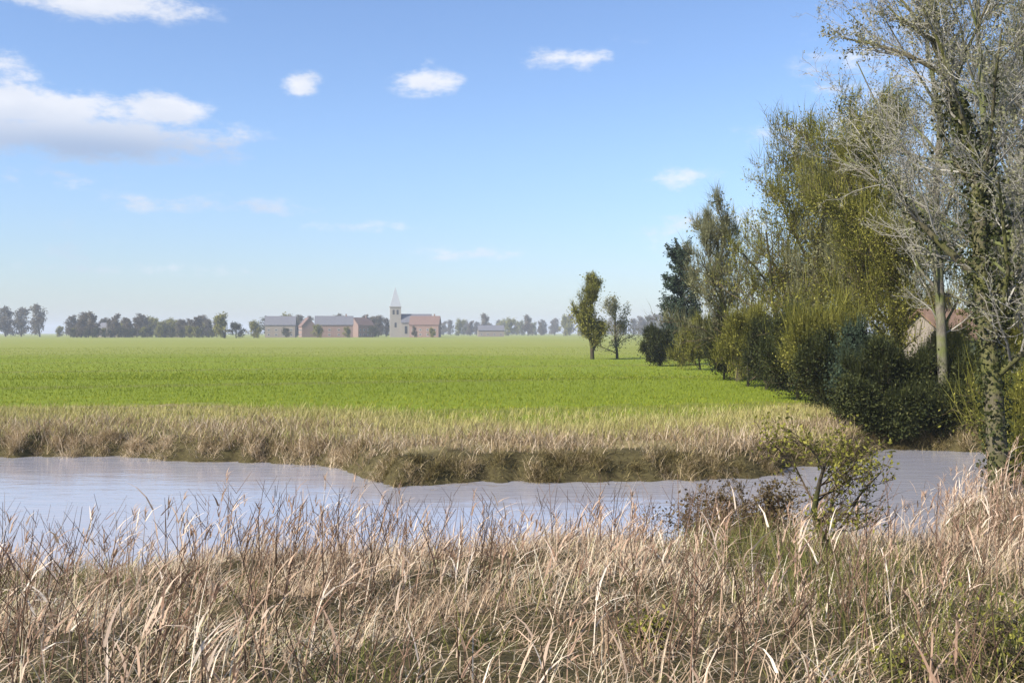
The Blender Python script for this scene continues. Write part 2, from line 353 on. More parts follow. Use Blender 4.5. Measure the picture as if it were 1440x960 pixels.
# tussocks hanging over the far water edge
g = Geo(); cx = rng.uniform(-17, 14, 170); cy = far_edge(cx) + rng.uniform(-.05, .75, 170); cs = rng.uniform(.5, 1.3, 170)
ci = np.repeat(np.arange(170), 150); n = len(ci)
x = cx[ci] + rng.normal(0, .11, n) * cs[ci]; y = cy[ci] + rng.normal(0, .1, n) * cs[ci]; tone = np.clip(rng.random(170) * .8 + .5 * sstep(2, 4, -cx), 0, 1)[ci]
V, Qd, r = blades(on_ground(x, y), rng.uniform(.15, .42, n) * cs[ci], rng.uniform(.006, .013, n), rng.normal(-1.57, 1.5, n), rng.uniform(.1, .8, n), rng.uniform(.5, 2.0, n), 4, np.clip(tone * .75 + rng.normal(.1, .18, n), 0, 1))
g.add(V, Qd, r=r)
tag(g.build('bank_tussocks', plant_mat('tussock_blade', [(0, (0.112, 0.083, 0.033)), (0.35, (0.225, 0.18, 0.068)), (0.7, (0.45, 0.345, 0.195)), (1, (0.69, 0.555, 0.39))], .15)), 'brown and olive tussocks drooping over the far water edge', 'sedge', kind='stuff')
# short dark olive blades on the steep face of the far bank
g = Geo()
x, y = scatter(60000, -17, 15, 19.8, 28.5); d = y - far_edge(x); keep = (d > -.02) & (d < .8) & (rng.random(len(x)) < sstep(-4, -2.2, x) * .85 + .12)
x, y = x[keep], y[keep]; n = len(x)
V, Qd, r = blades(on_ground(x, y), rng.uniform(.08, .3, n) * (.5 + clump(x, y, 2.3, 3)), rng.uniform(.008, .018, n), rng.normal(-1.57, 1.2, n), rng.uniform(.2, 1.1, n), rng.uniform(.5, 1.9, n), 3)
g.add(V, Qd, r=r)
tag(g.build('bank_face_blades', plant_mat('bank_face_blades', [(0, (0.091, 0.073, 0.028)), (0.6, (0.182, 0.147, 0.053)), (1, (0.336, 0.266, 0.126))], .1)), 'low dark olive growth on the steep face of the far bank', 'sedge', kind='stuff')

def gap(x, y):   # places where fresh or dark growth replaces the dead grass
    w = np.zeros_like(x)
    for (px, py, d, sx, sy, a) in [(-200, 0, 5.3, .35, .5, .9), (8, 0, 9.3, .6, 1.1, 1.0), (1065, 0, 10.2, .62, 3.2, 1.15), (1150, 0, 7.2, .3, .8, .6), (1330, 0, 8.5, .7, .9, .6), (1410, 0, 6.4, .5, .7, .75), (1230, 0, 6.6, .45, .5, .7), (1110, 0, 8.0, .4, .8, .8), (120, 0, 8.8, .5, .5, .6), (760, 0, 7.6, .4, .4, .6), (330, 0, 8.2, .35, .4, .6), (1285, 0, 15.2, .5, 1.6, .9), (1385, 0, 5.6, .5, .5, .9), (1270, 0, 5.3, .6, .4, .7), (935, 0, 6.2, .2, .3, .7), (665, 0, 6.2, .2, .3, .7), (505, 0, 5.3, .25, .45, .95), (425, 0, 6.4, .3, .4, .5), (225, 0, 6.8, .2, .3, .5)]:
        xc = X(px, d) if px >= 0 else -99
        w = np.maximum(w, a * np.exp(-((x - xc) / sx) ** 2 - ((y - d) / sy) ** 2))
    return w
# near bank: dry grass, reeds with plumes, dead stems, new green blades
g = Geo()
x, y = scatter(190000, -8.5, 9.5, 3.2, 17.5); keep = (y < near_edge(x) + .1) & (rng.random(len(x)) > gap(x, y)) & (rng.random(len(x)) < np.where(y < 7, .7, 1)) & (np.abs(x) < y * .54 + .6) & (rng.random(len(x)) < .05 + .95 * clump(x, y, 1.9, 3) ** 1.5) & (rng.random(len(x)) < 1.1 - .75 * sstep(.6, .85, clump(x, y, 1.7, 8)))
x, y = x[keep], y[keep]; n = len(x); cl = clump(x, y, 2.4, 5)
V, Qd, r = blades(on_ground(x, y), rng.uniform(.16, .46, n) * (.45 + .95 * cl), rng.uniform(.004, .009, n), rng.normal(.3, 1.4, n), rng.uniform(.1, .8, n), rng.uniform(.2, 2.0, n), 4, np.clip(rng.normal(.5, .22, n) + (clump(x, y, 1.1, 9) - .5) * .4, 0, 1))
g.add(V, Qd, r=r)
x, y = scatter(26000, -8.5, 9, 3.2, 15.5); keep = (y < near_edge(x)) & (np.abs(x) < y * .54 + .6); x, y = x[keep], y[keep]; n = len(x)
V, Qd, r = blades(on_ground(x, y) + np.array([0, 0, .03]), rng.uniform(.12, .4, n), rng.uniform(.004, .01, n), rng.uniform(0, 6.28, n), rng.uniform(1.1, 1.5, n), rng.uniform(-.2, .3, n), 2, np.clip(rng.normal(.35, .25, n), 0, 1)); g.add(V, Qd, r=r)
tag(g.build('dry_grass', M_DRY), 'matted tan dead grass covering the near river bank', 'grass', kind='stuff')
g = Geo()
x, y = scatter(11000, -8.5, 9.5, 3.6, 17.3); e = near_edge(x) - y
keep = (e > -.5) & (np.abs(x) < y * .54 + .6) & (rng.random(len(x)) > gap(x, y) * 1.05) & (rng.random(len(x)) < (.25 + .75 * np.exp(-np.maximum(e, 0) / 2.0)) * clump(x, y, 1.2, 4) ** 1.2)
x, y = x[keep], y[keep]; n = len(x)
P = on_ground(x, y); tallp = np.exp(-((x - X(475, 13)) / .45) ** 2) + .7 * np.exp(-((x - X(560, 13)) / .2) ** 2) + .6 * np.exp(-((x - X(20, 13)) / .4) ** 2) + sstep(4, 6.5, x)
Hh = rng.uniform(.4, .95, n) * (.5 + .5 * clump(x, y, 1.2, 4)) * np.clip(.5 + .5 * sstep(.6, 2.6, near_edge(x) - y) + .4 * tallp, 0, 1.15); az_ = rng.normal(.4, 1.0, n); ln = np.abs(rng.normal(.12, .12, n)); bd = rng.uniform(0, .45, n); rn = rng.random(n)
V, Qd, r = blades(P, Hh, np.full(n, .008), az_, ln, bd, 4, rn); g.add(V, Qd, r=r)
V, Qd, r = blades(P, Hh, np.full(n, .008), az_, ln, bd, 4, rn); g.add(V, Qd, r=r)
for k in range(3):                                   # leaves leaving the stem
    tt = rng.uniform(.3, .85, n); a2 = ln + bd * tt * .5
    B = P + np.stack([np.sin(a2) * Hh * tt * np.cos(az_), np.sin(a2) * Hh * tt * np.sin(az_), np.cos(a2) * Hh * tt], 1)
    V, Qd, r = blades(B, rng.uniform(.18, .4, n), rng.uniform(.008, .016, n), rng.normal(.5, 1.3, n), rng.uniform(.4, .9, n), rng.uniform(.6, 1.6, n), 3, np.clip(rn + rng.normal(0, .15, n), 0, 1)); g.add(V, Qd, r=r)
a2 = ln + bd * .5; tip = P + np.stack([np.sin(a2) * Hh * np.cos(az_), np.sin(a2) * Hh * np.sin(az_), np.cos(a2) * Hh * .97], 1)
pl = rng.random(n) < .45
for k in range(7):                                   # feathery plume
    B = tip[pl] - np.array([0, 0, 1]) * rng.uniform(0, .14, (pl.sum(), 1)); q = len(B)
    V, Qd, r = blades(B, rng.uniform(.06, .13, q), rng.uniform(.006, .014, q), rng.normal(.5, 1, q), rng.uniform(.1, .6, q), rng.uniform(.3, 1.1, q), 2, np.clip(rng.normal(.25, .2, q), 0, 1)); g.add(V, Qd, r=r)
tag(g.build('reed_bed', M_REED), 'pale dead reeds with feathery plumes lining the near bank', 'reeds', kind='stuff')
polys = []
x, y = scatter(3000, -8, 9, 3.6, 15); keep = (np.abs(x) < y * .54 + .4) & (y < near_edge(x) - .2) & (clump(x, y, 1.7, 8) > .62)
for px_, py_ in zip(x[keep], y[keep]):
    p0 = np.array([px_, py_, height(px_, py_)]); h = random.uniform(.35, .8); dx, dy = random.gauss(.06, .12), random.gauss(0, .12)
    T_ = np.linspace(0, 1, 5)[:, None]
    pts = p0 + T_ * np.array([dx, dy, h]) + T_ ** 2 * np.array([random.gauss(0, .08), random.gauss(0, .08), 0])
    rr = random.random(); polys.append((pts, np.linspace(.0045, .002, 5), rr))
    for k in range(random.randint(2, 6)):
        q = random.uniform(.35, .95); b0 = p0 + q * np.array([dx, dy, h]); an = random.uniform(0, 6.28); l = random.uniform(.08, .25)
        polys.append((b0 + np.linspace(0, 1, 5)[:, None] * np.array([math.cos(an) * l * .7, math.sin(an) * l * .7, l]), np.linspace(.0025, .0012, 5), rr))
tag(tubes(polys, lambda r: 4).build('dead_forbs', M_FORB), 'dark brown branching dead stems standing in the dry grass', 'weeds', kind='stuff')
g = Geo()
x, y = scatter(60000, -8, 9, 3.2, 17.5)
w = gap(x, y) * 1.2 + .12 * sstep(2.2, 4, x) * clump(x, y, 1.4, 1) + .05 * clump(x, y, 2, 6)
keep = (np.abs(x) < y * .54 + .4) & (rng.random(len(x)) < w) & (y < near_edge(x)); x, y = x[keep], y[keep]; n = len(x)
V, Qd, r = blades(on_ground(x, y), rng.uniform(.08, .3, n) * (1 + 1.1 * np.exp(-((x - X(1065, 10.5)) / .8) ** 2)), rng.uniform(.005, .011, n), rng.uniform(0, 6.28, n), rng.uniform(.05, .5, n), rng.uniform(.2, 1.2, n), 4)
g.add(V, Qd, r=r)
tag(g.build('green_tufts', M_GREEN), 'fresh green grass tufts pushing through the dead grass', 'grass', kind='stuff')

# broken reed stems and scraps of weed drifting on the water along both banks
x = rng.uniform(-11, 9, 900); sd_ = rng.random(900) < .6
y = np.where(sd_, near_edge(x) + np.abs(rng.normal(.05, .55, 900)), far_edge(x) - np.abs(rng.normal(0, .35, 900)))
keep = clump(x, y, 1.6, 12) > .5; x, y = x[keep], y[keep]; n = len(x); g = Geo()
V, Qd, r = blades(np.stack([x, y, np.full(n, .006)], 1), rng.uniform(.06, .35, n), rng.uniform(.008, .02, n), rng.normal(0, .7, n), np.full(n, 1.565), np.zeros(n), 2); g.add(V, Qd, r=r)
tag(g.build('floating_reed_scraps', M_BANK), 'broken pale reed scraps drifting on the water by the banks', 'reeds', kind='stuff')
# ------------------------------------------------------------------ trees
def bark_mat(name, c0, c1, moss=None):
    m, t, b = mat(name, .9, .15)
    c = ramp(t, noise(t, 14, 6, .65, scl=(1, 1, .25)), [(.3, c0), (.7, c1)])
    if moss:
        f = N(t, 'ShaderNodeMapRange'); t.links.new(noise(t, 1.6, 4, .6), f.inputs[0]); f.inputs[1].default_value = .42; f.inputs[2].default_value = .6
        c = mixc(t, f.outputs[0], c, moss)
    t.links.new(c, b.inputs['Base Color']); bump(t, b, noise(t, 22, 5, .7, scl=(1, 1, .2)), .7, .03); return m
M_BARK = bark_mat('grey_bark', (.07, .06, .045), (.20, .18, .14), (.11, .12, .04))
M_BARKD = bark_mat('dark_bark', (.03, .025, .018), (.10, .08, .05), (.07, .08, .02))
M_BARKM = bark_mat('mossy_bark', (.05, .045, .025), (.15, .13, .08), (.10, .10, .03))
M_TWIG = plant_mat('pale_twig', [(0, (.17, .155, .125)), (1, (.34, .32, .27))], 0)
M_TWIGD = plant_mat('brown_twig', [(0, (.07, .05, .03)), (1, (.15, .115, .07))], 0)
L_OLIVE = plant_mat('olive_leaf', [(0, (0.094, 0.094, 0.018)), (0.5, (0.195, 0.188, 0.033)), (1, (0.344, 0.312, 0.075))], .3)
L_PALE = plant_mat('pale_bud_leaf', [(0, (.13, .13, .06)), (.5, (.22, .215, .11)), (1, (.34, .32, .19))], .35)
L_IVY = plant_mat('ivy_leaf', [(0, (0.017, 0.022, 0.007)), (0.6, (0.039, 0.046, 0.011)), (1, (0.085, 0.085, 0.024))], .1, .6)
L_CONI = plant_mat('conifer_needle', [(0, (.022, .038, .022)), (1, (.055, .075, .045))], .1)
L_MUST = plant_mat('yellow_leaf', [(0, (.18, .15, .02)), (1, (.33, .27, .05))], .35)
L_BROWN = plant_mat('dead_bramble_leaf', [(0, (.05, .032, .015)), (.6, (.10, .07, .03)), (1, (.17, .13, .05))], .15)
L_DIST = plant_mat('far_crown', [(0, (.08, .065, .04)), (1, (.18, .15, .10))], .2)

def nrm(v): return v / (np.linalg.norm(v) + 1e-9)
def grow(rs, h, r0, levels, nchild, spread, lean=(0, 0), up=.25, wob=.12, ratio=.45, clear=.25, droop=0., lenf=(.55, .42, .4, .4)):
    """polylines of a branching plant, trunk first"""
    out = []
    def br(p, d, L, r, lev):
        m = 7 if lev == 0 else (5 if lev < 3 else 4)
        pts = [p]; q = p; dd = d
        for i in range(m - 1):
            dd = nrm(dd + rs.normal(0, wob * (1 + .4 * lev), 3) + np.array([0, 0, (up if lev else .08) - droop * (lev >= 2) * (i / m)]))
            q = q + dd * L / (m - 1); pts.append(q)
        pts = np.array(pts); rad = np.linspace(r, r * (.25 if lev == 0 else .35), m)
        out.append((pts, rad, rs.random(), lev))
        if lev >= levels: return
        nc = nchild[lev]
        for i in range(nc):
            tq = (clear if lev == 0 else .15) + (1 - (clear if lev == 0 else .15)) * (i + rs.random()) / nc
            f = tq * (m - 1); k = min(int(f), m - 2); fp = pts[k] + (pts[k + 1] - pts[k]) * (f - k)
            ax = nrm(pts[k + 1] - pts[k])
            s = nrm(np.cross(ax, rs.normal(size=3)))
            an = spread[lev] * rs.uniform(.65, 1.25)
            nd = nrm(ax * math.cos(an) + s * math.sin(an))
            Lc = L * lenf[lev] * (1.15 - .6 * tq if lev == 0 else 1.1 - .5 * tq) * rs.uniform(.6, 1.35)
            br(fp, nd, Lc, max(r * ratio * (1 - .6 * tq) * rs.uniform(.7, 1.1), .004), lev + 1)
    br(np.zeros(3), nrm(np.array([lean[0], lean[1], 1.])), h, r0, 0)
    return out
def leaf_points(polys, minlev, per, spreadr, rs):
    P = []
    for pts, rad, rr, lev in polys:
        if lev < minlev: continue
        t_ = rs.random(per) * (len(pts) - 1); k = np.minimum(t_.astype(int), len(pts) - 2)
        P.append(pts[k] + (pts[k + 1] - pts[k]) * (t_ - k)[:, None])
    P = np.concatenate(P); return P + rs.normal(0, spreadr, P.shape)
def tree(name, label, loc, seed, h, r0, levels, nchild, spread, leaf, per, lsize, barkm, twigm, twiglev=2, minlev=None, lspread=.08, ivy=0, ivyh=.6, group=None, cat='tree', scale=None, twmin=.006, rz=0, shoots=0, slen=.5, swid=.014, **kw):
    rs = np.random.default_rng(seed)
    o = thing(name, label, cat, loc, rz, group)
    P = grow(rs, h, r0, levels, nchild, spread, **kw)
    tr = [p[:3] for p in P if p[3] < twiglev]; tw = [(p[0], np.maximum(p[1], twmin * (.6 if i else 1)), p[2]) for i, p in enumerate([q for q in P if q[3] >= twiglev])]
    tubes(tr, lambda r: 10 if r > .08 else 6).build('trunk', barkm, o, True)
    if tw: tubes(tw, lambda r: 3).build('twigs', twigm, o)
    if leaf and per:
        pts = leaf_points(P, levels if minlev is None else minlev, per, lspread, rs); n = len(pts)
        pts = pts[pts[:, 2] > .05]; n = len(pts)
        dens_ = np.sin(pts[:, 0] * 2.3 / lspread * .12 + seed) + np.sin(pts[:, 1] * 2.1 / lspread * .12 + 2 * seed) + np.sin(pts[:, 2] * 2.6 / lspread * .12 + 3 * seed)
        pts = pts[rs.random(n) < np.clip(.62 + .3 * dens_, .1, 1)]; n = len(pts)
        V, Qd, r = leaf_cards(pts, rs.uniform(.6, 1.3, n) * lsize, np.clip(rs.normal(.5, .25, n), 0, 1)); g = Geo(); g.add(V, Qd, r=r)
        if shoots:
            B = leaf_points(P, levels - 1, shoots, .02, rs); k_ = len(B)
            V, Qd, r = blades(B, rs.uniform(.35, 1.4, k_) * slen, np.full(k_, swid), np.arctan2(B[:, 1], B[:, 0]) + rs.normal(0, 1.0, k_), np.abs(rs.normal(.1, .75, k_)), rs.uniform(-.5, .9, k_), 2, np.clip(rs.normal(.35, .3, k_), 0, 1)); g.add(V, Qd, r=r)
        g.build('crown', leaf, o)
    if ivy:
        pts = []; 
        for p, rad, rr, lev in P:
            if lev > 1: continue
            k_ = int(ivy * (1 if lev == 0 else .035)); t_ = rs.random(k_) * (len(p) - 1); k = np.minimum(t_.astype(int), len(p) - 2)
            c = p[k] + (p[k + 1] - p[k]) * (t_ - k)[:, None]; rr_ = np.interp(t_, np.arange(len(p)), rad)
            dv = rs.normal(size=(k_, 3)); dv /= np.linalg.norm(dv, axis=1, keepdims=True)
            c = c + dv * (rr_[:, None] + np.abs(rs.normal(.04, .09, (k_, 1)))); pts.append(c[c[:, 2] < h * ivyh])
        pts = np.concatenate(pts); n = len(pts)
        V, Qd, r = leaf_cards(pts, rs.uniform(.5, 1.3, n) * .07, np.clip(rs.normal(.5, .25, n), 0, 1), .6, 1.15); g = Geo(); g.add(V, Qd, r=r); g.build('ivy', L_IVY, o)
    return o
def gl(px, d): x = X(px, d); return (x, d, float(height(np.array(x), np.array(d))) - .05)

# the tall tree at the right edge and its neighbours
TW = dict(clear=.16, minlev=3, lspread=.05)
tree('tall_tree', 'tallest tree, bare grey twigs and ivy clad trunk, reaching above the frame', gl(1408, 16.4), 11, 11.0, .17, 4, (24, 9, 7, 5), (.85, .75, .7, .7), L_PALE, 3, .055, M_BARKM, M_TWIG, ivy=6500, ivyh=.62, lean=(.01, 0.05), lenf=(.24, .5, .48, .45), up=.16, **TW)
tree('pale_tree', 'slender bare tree with pale grey branches just left of the ivy clad tree', gl(1330, 27), 12, 13, .15, 4, (24, 8, 7, 5), (.7, .75, .7, .7), L_PALE, 2, .06, M_BARK, M_TWIG, lenf=(.26, .48, .46, .44), up=.18, **TW)
tree('pale_tree', 'bare tree with pale branches crossing the right edge of the picture', gl(1500, 24), 22, 12.5, .16, 4, (24, 8, 7, 5), (.75, .75, .7, .7), L_PALE, 2, .06, M_BARK, M_TWIG, lenf=(.42, .46, .45, .42), up=.12, **TW)
tree('pale_tree', 'grey twigged tree filling the gap between the pale trunk and the ivy clad trunk', gl(1385, 30), 24, 12, .17, 4, (26, 8, 7, 5), (.8, .75, .7, .7), L_PALE, 2, .07, M_BARK, M_TWIG, lenf=(.3, .48, .46, .44), up=.16, shoots=1, slen=.4, **TW)
tree('pale_tree', 'tall grey tree behind the ivy clad tree with its top cut off by the frame', gl(1452, 27), 25, 13.5, .18, 4, (26, 8, 7, 5), (.8, .75, .7, .7), L_PALE, 2, .07, M_BARK, M_TWIG, lenf=(.3, .48, .46, .44), up=.16, shoots=1, slen=.4, **TW)
BW = dict(lspread=.2, minlev=2, shoots=5, slen=.75, swid=.02)
tree('leafing_tree', 'olive leafing tree with round top at the left end of the wood', gl(1106, 46), 13, 11.4, .26, 3, (38, 13, 8), (1.0, .8, .8), L_OLIVE, 17, .11, M_BARKD, M_TWIGD, clear=.08, lenf=(.42, .48, .42), up=.12, twmin=.012, **BW)
tree('leafing_tree', 'olive tree with the highest crown behind the bare tall tree', gl(1258, 38), 14, 8.6, .22, 3, (28, 10, 7), (.85, .8, .8), L_OLIVE, 15, .09, M_BARKD, M_TWIGD, clear=.12, lenf=(.42, .46, .42), up=.14, twmin=.01, **BW)
tree('leafing_tree', 'brownish half bare tree on the left shoulder of the wood', gl(1040, 50), 15, 7.6, .18, 3, (24, 9, 6), (.8, .8, .8), L_PALE, 3, .14, M_BARKD, M_TWIGD, clear=.06, lenf=(.38, .46, .42), up=.16, twmin=.014, **BW)
tree('leafing_tree', 'pale green tree with open crown in the middle of the wood', gl(1192, 42), 16, 7.9, .2, 3, (26, 10, 7), (.9, .8, .8), L_PALE, 12, .09, M_BARKD, M_TWIGD, clear=.12, lenf=(.46, .46, .42), up=.12, twmin=.01, **BW)
tree('leafing_tree', 'olive tree with low crown at the right edge behind the ivy clad trunk', gl(1470, 30), 23, 5.2, .14, 3, (28, 10, 7), (.95, .8, .8), L_OLIVE, 14, .095, M_BARKD, M_TWIGD, clear=.1, lenf=(.5, .46, .42), up=.1, twmin=.008, **BW)
tree('conifer', 'narrow dark evergreen standing alone left of the wood', gl(960, 78), 17, 8.6, .2, 2, (150, 8), (1.3, .6), L_CONI, 30, .16, M_BARKD, M_TWIGD, lspread=.1, clear=.04, lenf=(.2, .4), minlev=1, up=.1, wob=.035, twmin=.012)
tree('field_tree', 'small rounded tree out in the field left of the narrow evergreen', gl(833, 92), 18, 6.8, .2, 3, (26, 9, 6), (.75, .8, .8), L_OLIVE, 12, .18, M_BARKD, M_TWIGD, lspread=.25, clear=.06, lenf=(.27, .44, .4), minlev=2, up=.1, twmin=.016, shoots=5, slen=.6, swid=.03)
tree('field_tree', 'thin grey half bare tree right beside the small rounded field tree', gl(868, 95), 19, 5.1, .14, 3, (22, 8, 6), (.9, .8, .8), L_PALE, 3, .16, M_BARKD, M_TWIG, lspread=.2, clear=.06, lenf=(.4, .44, .4), minlev=2, up=.1, twmin=.014)
# shrubs under the wood, the dark line running towards the water
shr = [(928, 74, 2.9, L_IVY, 'low dark shrub at the foot of the narrow evergreen'), (985, 66, 3.6, L_OLIVE, 'olive shrub between the narrow evergreen and the wood'),
       (1018, 52, 3.4, L_IVY, 'dark rounded shrub at the left foot of the wood'), (1052, 45, 3.6, L_OLIVE, 'olive shrub in front of the left end of the wood'), (1078, 42.5, 3.0, L_IVY, 'dark evergreen shrub under the left end of the wood'),
       (1122, 36.5, 3.2, L_IVY, 'darkest evergreen shrub in the middle of the shrub line'), (1150, 34, 3.6, L_OLIVE, 'broad olive shrub with thin top in the middle of the shrub line'), (1172, 31.5, 2.4, L_IVY, 'dark evergreen shrub below the broad olive shrub'), (1208, 30, 2.5, L_CONI, 'blue green evergreen shrub in front of the broad olive shrub'),
       (1236, 28, 2.2, L_IVY, 'dark shrub on the bank close to the water'), (1290, 27.8, 2.0, L_IVY, 'low dark shrub on the bank below the yellow bush'), (1318, 72, 6.3, L_MUST, 'yellow leaved bush behind the low tiled house'),
       (1332, 40, 2.7, L_OLIVE, 'olive shrub growing in front of the low tiled house'), (1462, 21, 4.4, L_OLIVE, 'olive shrub at the right edge behind the ivy clad trunk'), (1208, 26.7, 1.3, L_IVY, 'smallest dark shrub at the far water edge'), (1262, 26.6, 1.3, L_IVY, 'small dark shrub at the far water edge left of the pale trunk'), (1322, 26.6, 1.4, L_IVY, 'small dark shrub at the far water edge right of the pale trunk'), (1365, 27.2, 2.0, L_IVY, 'low dark shrub on the far bank beside the ivy clad trunk')]
for i, (px, d, h, lf, lab) in enumerate(shr):
    tree('shrub', lab, gl(px, d), 40 + i, h * .72, .07, 3, (19, 9, 6), (1.05, .85, .8), lf, 10 if lf is L_OLIVE else 18, .05 + d * .001, M_BARKD, M_TWIGD, twiglev=1, lspread=.18, clear=.0, lenf=(.62, .48, .42), minlev=2, up=.1, shoots=5, slen=.25 + h * .13, swid=.008 + d * .0003, cat='shrub', group='shrubs under the wood', twmin=.008)
# near bank willow shrub with low boughs over the water
tree('willow_shrub', 'leaning brown stemmed willow shrub on the near bank with boughs over the water', gl(1168, 10.3), 61, 1.05, .05, 3, (15, 8, 6), (1.0, .7, .6), L_OLIVE, 4, .045, M_BARKD, M_TWIGD, twiglev=1, lspread=.05, clear=.08, lenf=(.75, .5, .45), lean=(-.35, .25), up=.06, minlev=3, cat='shrub', twmin=.004)

tree('bramble', 'dark brown tangled bramble at the water edge left of the willow shrub', gl(1050, 13.3), 62, .85, .02, 3, (34, 11, 7), (1.25, .8, .7), L_BROWN, 3, .05, M_BARKD, M_TWIGD, twiglev=1, lspread=.05, clear=0, lenf=(1.05, .5, .45), up=-.02, minlev=2, cat='shrub', twmin=.004)

for i, (px, d, h, lab) in enumerate([(1405, 5.5, .3, 'dark bramble tangle in the bottom right corner'), (1290, 5.3, .2, 'low brown bramble left of the corner bramble'), (935, 6.1, .16, 'small brown bramble in the dead grass right of the middle')]):
    tree('bramble', lab, gl(px, d), 90 + i, h, .008, 3, (16, 8, 5), (1.1, .8, .7), L_OLIVE, 1, .03, M_BARKD, M_TWIGD, twiglev=1, lspread=.04, clear=0, lenf=(1.2, .55, .5), up=-.02, minlev=2, cat='shrub', twmin=.0022)

# ------------------------------------------------------------------ far village
def brick(name, c0, c1, sc=2.2):
    m, t, b = mat(name, .9, .2)
    n = N(t, 'ShaderNodeTexBrick'); n.inputs['Scale'].default_value = sc; n.inputs['Color1'].default_value = (*c0, 1); n.inputs['Color2'].default_value = (*c1, 1); n.inputs['Mortar'].default_value = (.3, .28, .25, 1)
    c = N(t, 'ShaderNodeTexCoord'); t.links.new(c.outputs['Object'], n.inputs[0])
    t.links.new(mixc(t, mathn(t, 'MULTIPLY', noise(t, .8, 4), .4), n.outputs[0], (.3, .22, .18)), b.inputs['Base Color']); return m
M_BRICK = brick('red_brick', (.20, .115, .09), (.25, .15, .12)); M_BRICK2 = brick('buff_brick', (.20, .17, .14), (.24, .205, .17))
M_STONE = brick('grey_stone', (.30, .28, .26), (.36, .33, .30), 1)
def plain(name, c0, c1, sc=3, rough=.85):
    m, t, b = mat(name, rough, .2); t.links.new(ramp(t, noise(t, sc, 5, .6), [(.3, c0), (.7, c1)]), b.inputs['Base Color']); return m
M_TILE = plain('red_tile', (.13, .085, .07), (.20, .125, .10)); M_SLATE = plain('slate', (.10, .10, .115), (.17, .165, .18))
M_WHITE = plain('white_paint', (.70, .69, .66), (.8, .79, .77)); M_LEAD = plain('lead_spire', (.30, .31, .33), (.38, .39, .41))
M_GLASS, t_, b_ = mat('window_glass', .1, .6); b_.inputs['Base Color'].default_value = (.03, .035, .045, 1)
def house(label, cat, px, d, w, dep, eave, ridge, wallm, roofm, rz=0, nwin=3, chim=True, name='house', group=None, floors=1):
    o = thing(name, label, cat, gl(px, d), rz, group)
    g = Geo(); g.box(-w / 2, w / 2, -dep / 2, dep / 2, 0, eave)
    g.add([(-w/2, -dep/2, eave), (-w/2, dep/2, eave), (-w/2, 0, ridge)], T=[(0, 2, 1)]); g.add([(w/2, -dep/2, eave), (w/2, dep/2, eave), (w/2, 0, ridge)], T=[(0, 1, 2)])
    g.build('wall', wallm, o)
    ov = .35; sl = (ridge - eave) / (dep / 2); g = Geo(); th = .15
    for s in (-1, 1):
        y0, z0 = s * (dep / 2 + ov), eave - sl * ov + .02
        A = [(-w/2-ov, y0, z0), (w/2+ov, y0, z0), (w/2+ov, 0, ridge + .02), (-w/2-ov, 0, ridge + .02)]
        g.add(A + [(p[0], p[1], p[2] + th) for p in A], [(0,1,2,3), (4,7,6,5), (0,4,5,1), (1,5,6,2), (3,2,6,7), (0,3,7,4)])
    rf = g.build('roof', roofm, o)
    if chim:
        g = Geo(); g.box(w*.32-.35, w*.32+.35, -.35, .35, ridge - .6, ridge + 1.1); g.box(w*.32-.42, w*.32+.42, -.42, .42, ridge + 1.1, ridge + 1.22); g.build('chimney', wallm, rf)
    for fl in range(floors):
        for i in range(nwin):
            xx = -w / 2 + w * (i + .5) / nwin; z0 = .9 + fl * 2.6
            g = Geo(); g.box(xx - .6, xx + .6, -dep / 2 - .06, -dep / 2 - .003, z0, z0 + 1.2); f = g.build('window', M_WHITE, o)
            g = Geo(); g.box(xx - .52, xx - .03, -dep / 2 - .075, -dep / 2 - .055, z0 + .08, z0 + 1.12); g.box(xx + .03, xx + .52, -dep / 2 - .075, -dep / 2 - .055, z0 + .08, z0 + 1.12); g.build('pane', M_GLASS, f)
    return o
VG = 'houses of the far village'
house('low brick house with orange tiled roof glimpsed behind the tall tree', 'house', 1358, 62, 6, 5, 2.2, 3.7, M_BRICK2, plain('orange_tile', (.15, .095, .065), (.22, .14, .095)), R(14), 3)
for (px, d, w, ea, ri, wm, rm, rz, lab) in [
    (395, 560, 16, 7, 11.5, M_BRICK2, M_SLATE, .1, 'slate roofed house at the left end of the village row'),
    (432, 590, 11, 6.5, 11, M_BRICK, M_TILE, -1.2, 'red roofed house second from the left end of the village row'),
    (470, 555, 20, 7, 11.5, M_BRICK, M_SLATE, .15, 'wide brick house with slate roof left of the church'),
    (508, 580, 12, 7, 11, M_BRICK, M_TILE, .9, 'red roofed house next left of the church'),
    (598, 560, 16, 7, 11.5, M_BRICK, M_TILE, -.1, 'red roofed house at the right of the church'),
    (240, 600, 15, 4.5, 8, M_BRICK2, M_TILE, .2, 'lone tan house among the trees left of the village'),
    (160, 610, 16, 4.5, 8.5, M_BRICK2, M_SLATE, -.2, 'grey roofed house among the trees far left'),
    (690, 640, 16, 4, 7, M_BRICK2, M_SLATE, .1, 'low grey roofed farmhouse alone right of the village')]:
    house(lab, 'house', px, d, w, 8, ea, ri, wm, rm, rz, 4, group=VG, floors=2 if ea > 5 else 1)
ch = thing('church', 'village church with a tower and slender spire rising above the roofs', 'church', gl(556, 570), .15)
g = Geo(); g.box(-3, 3, -3, 3, 0, 16.99); tw_ = g.build('tower', M_STONE, ch)
g = Geo(); g.add([(-3.1,-3.1,17),(3.1,-3.1,17),(3.1,3.1,17),(-3.1,3.1,17),(0,0,28)], Q=[(0,3,2,1)], T=[(0,1,4),(1,2,4),(2,3,4),(3,0,4)]); g.build('spire', M_LEAD, ch)
g = Geo(); g.box(3.003, 20, -4, 4, 0, 8); g.build('nave', M_STONE, ch)
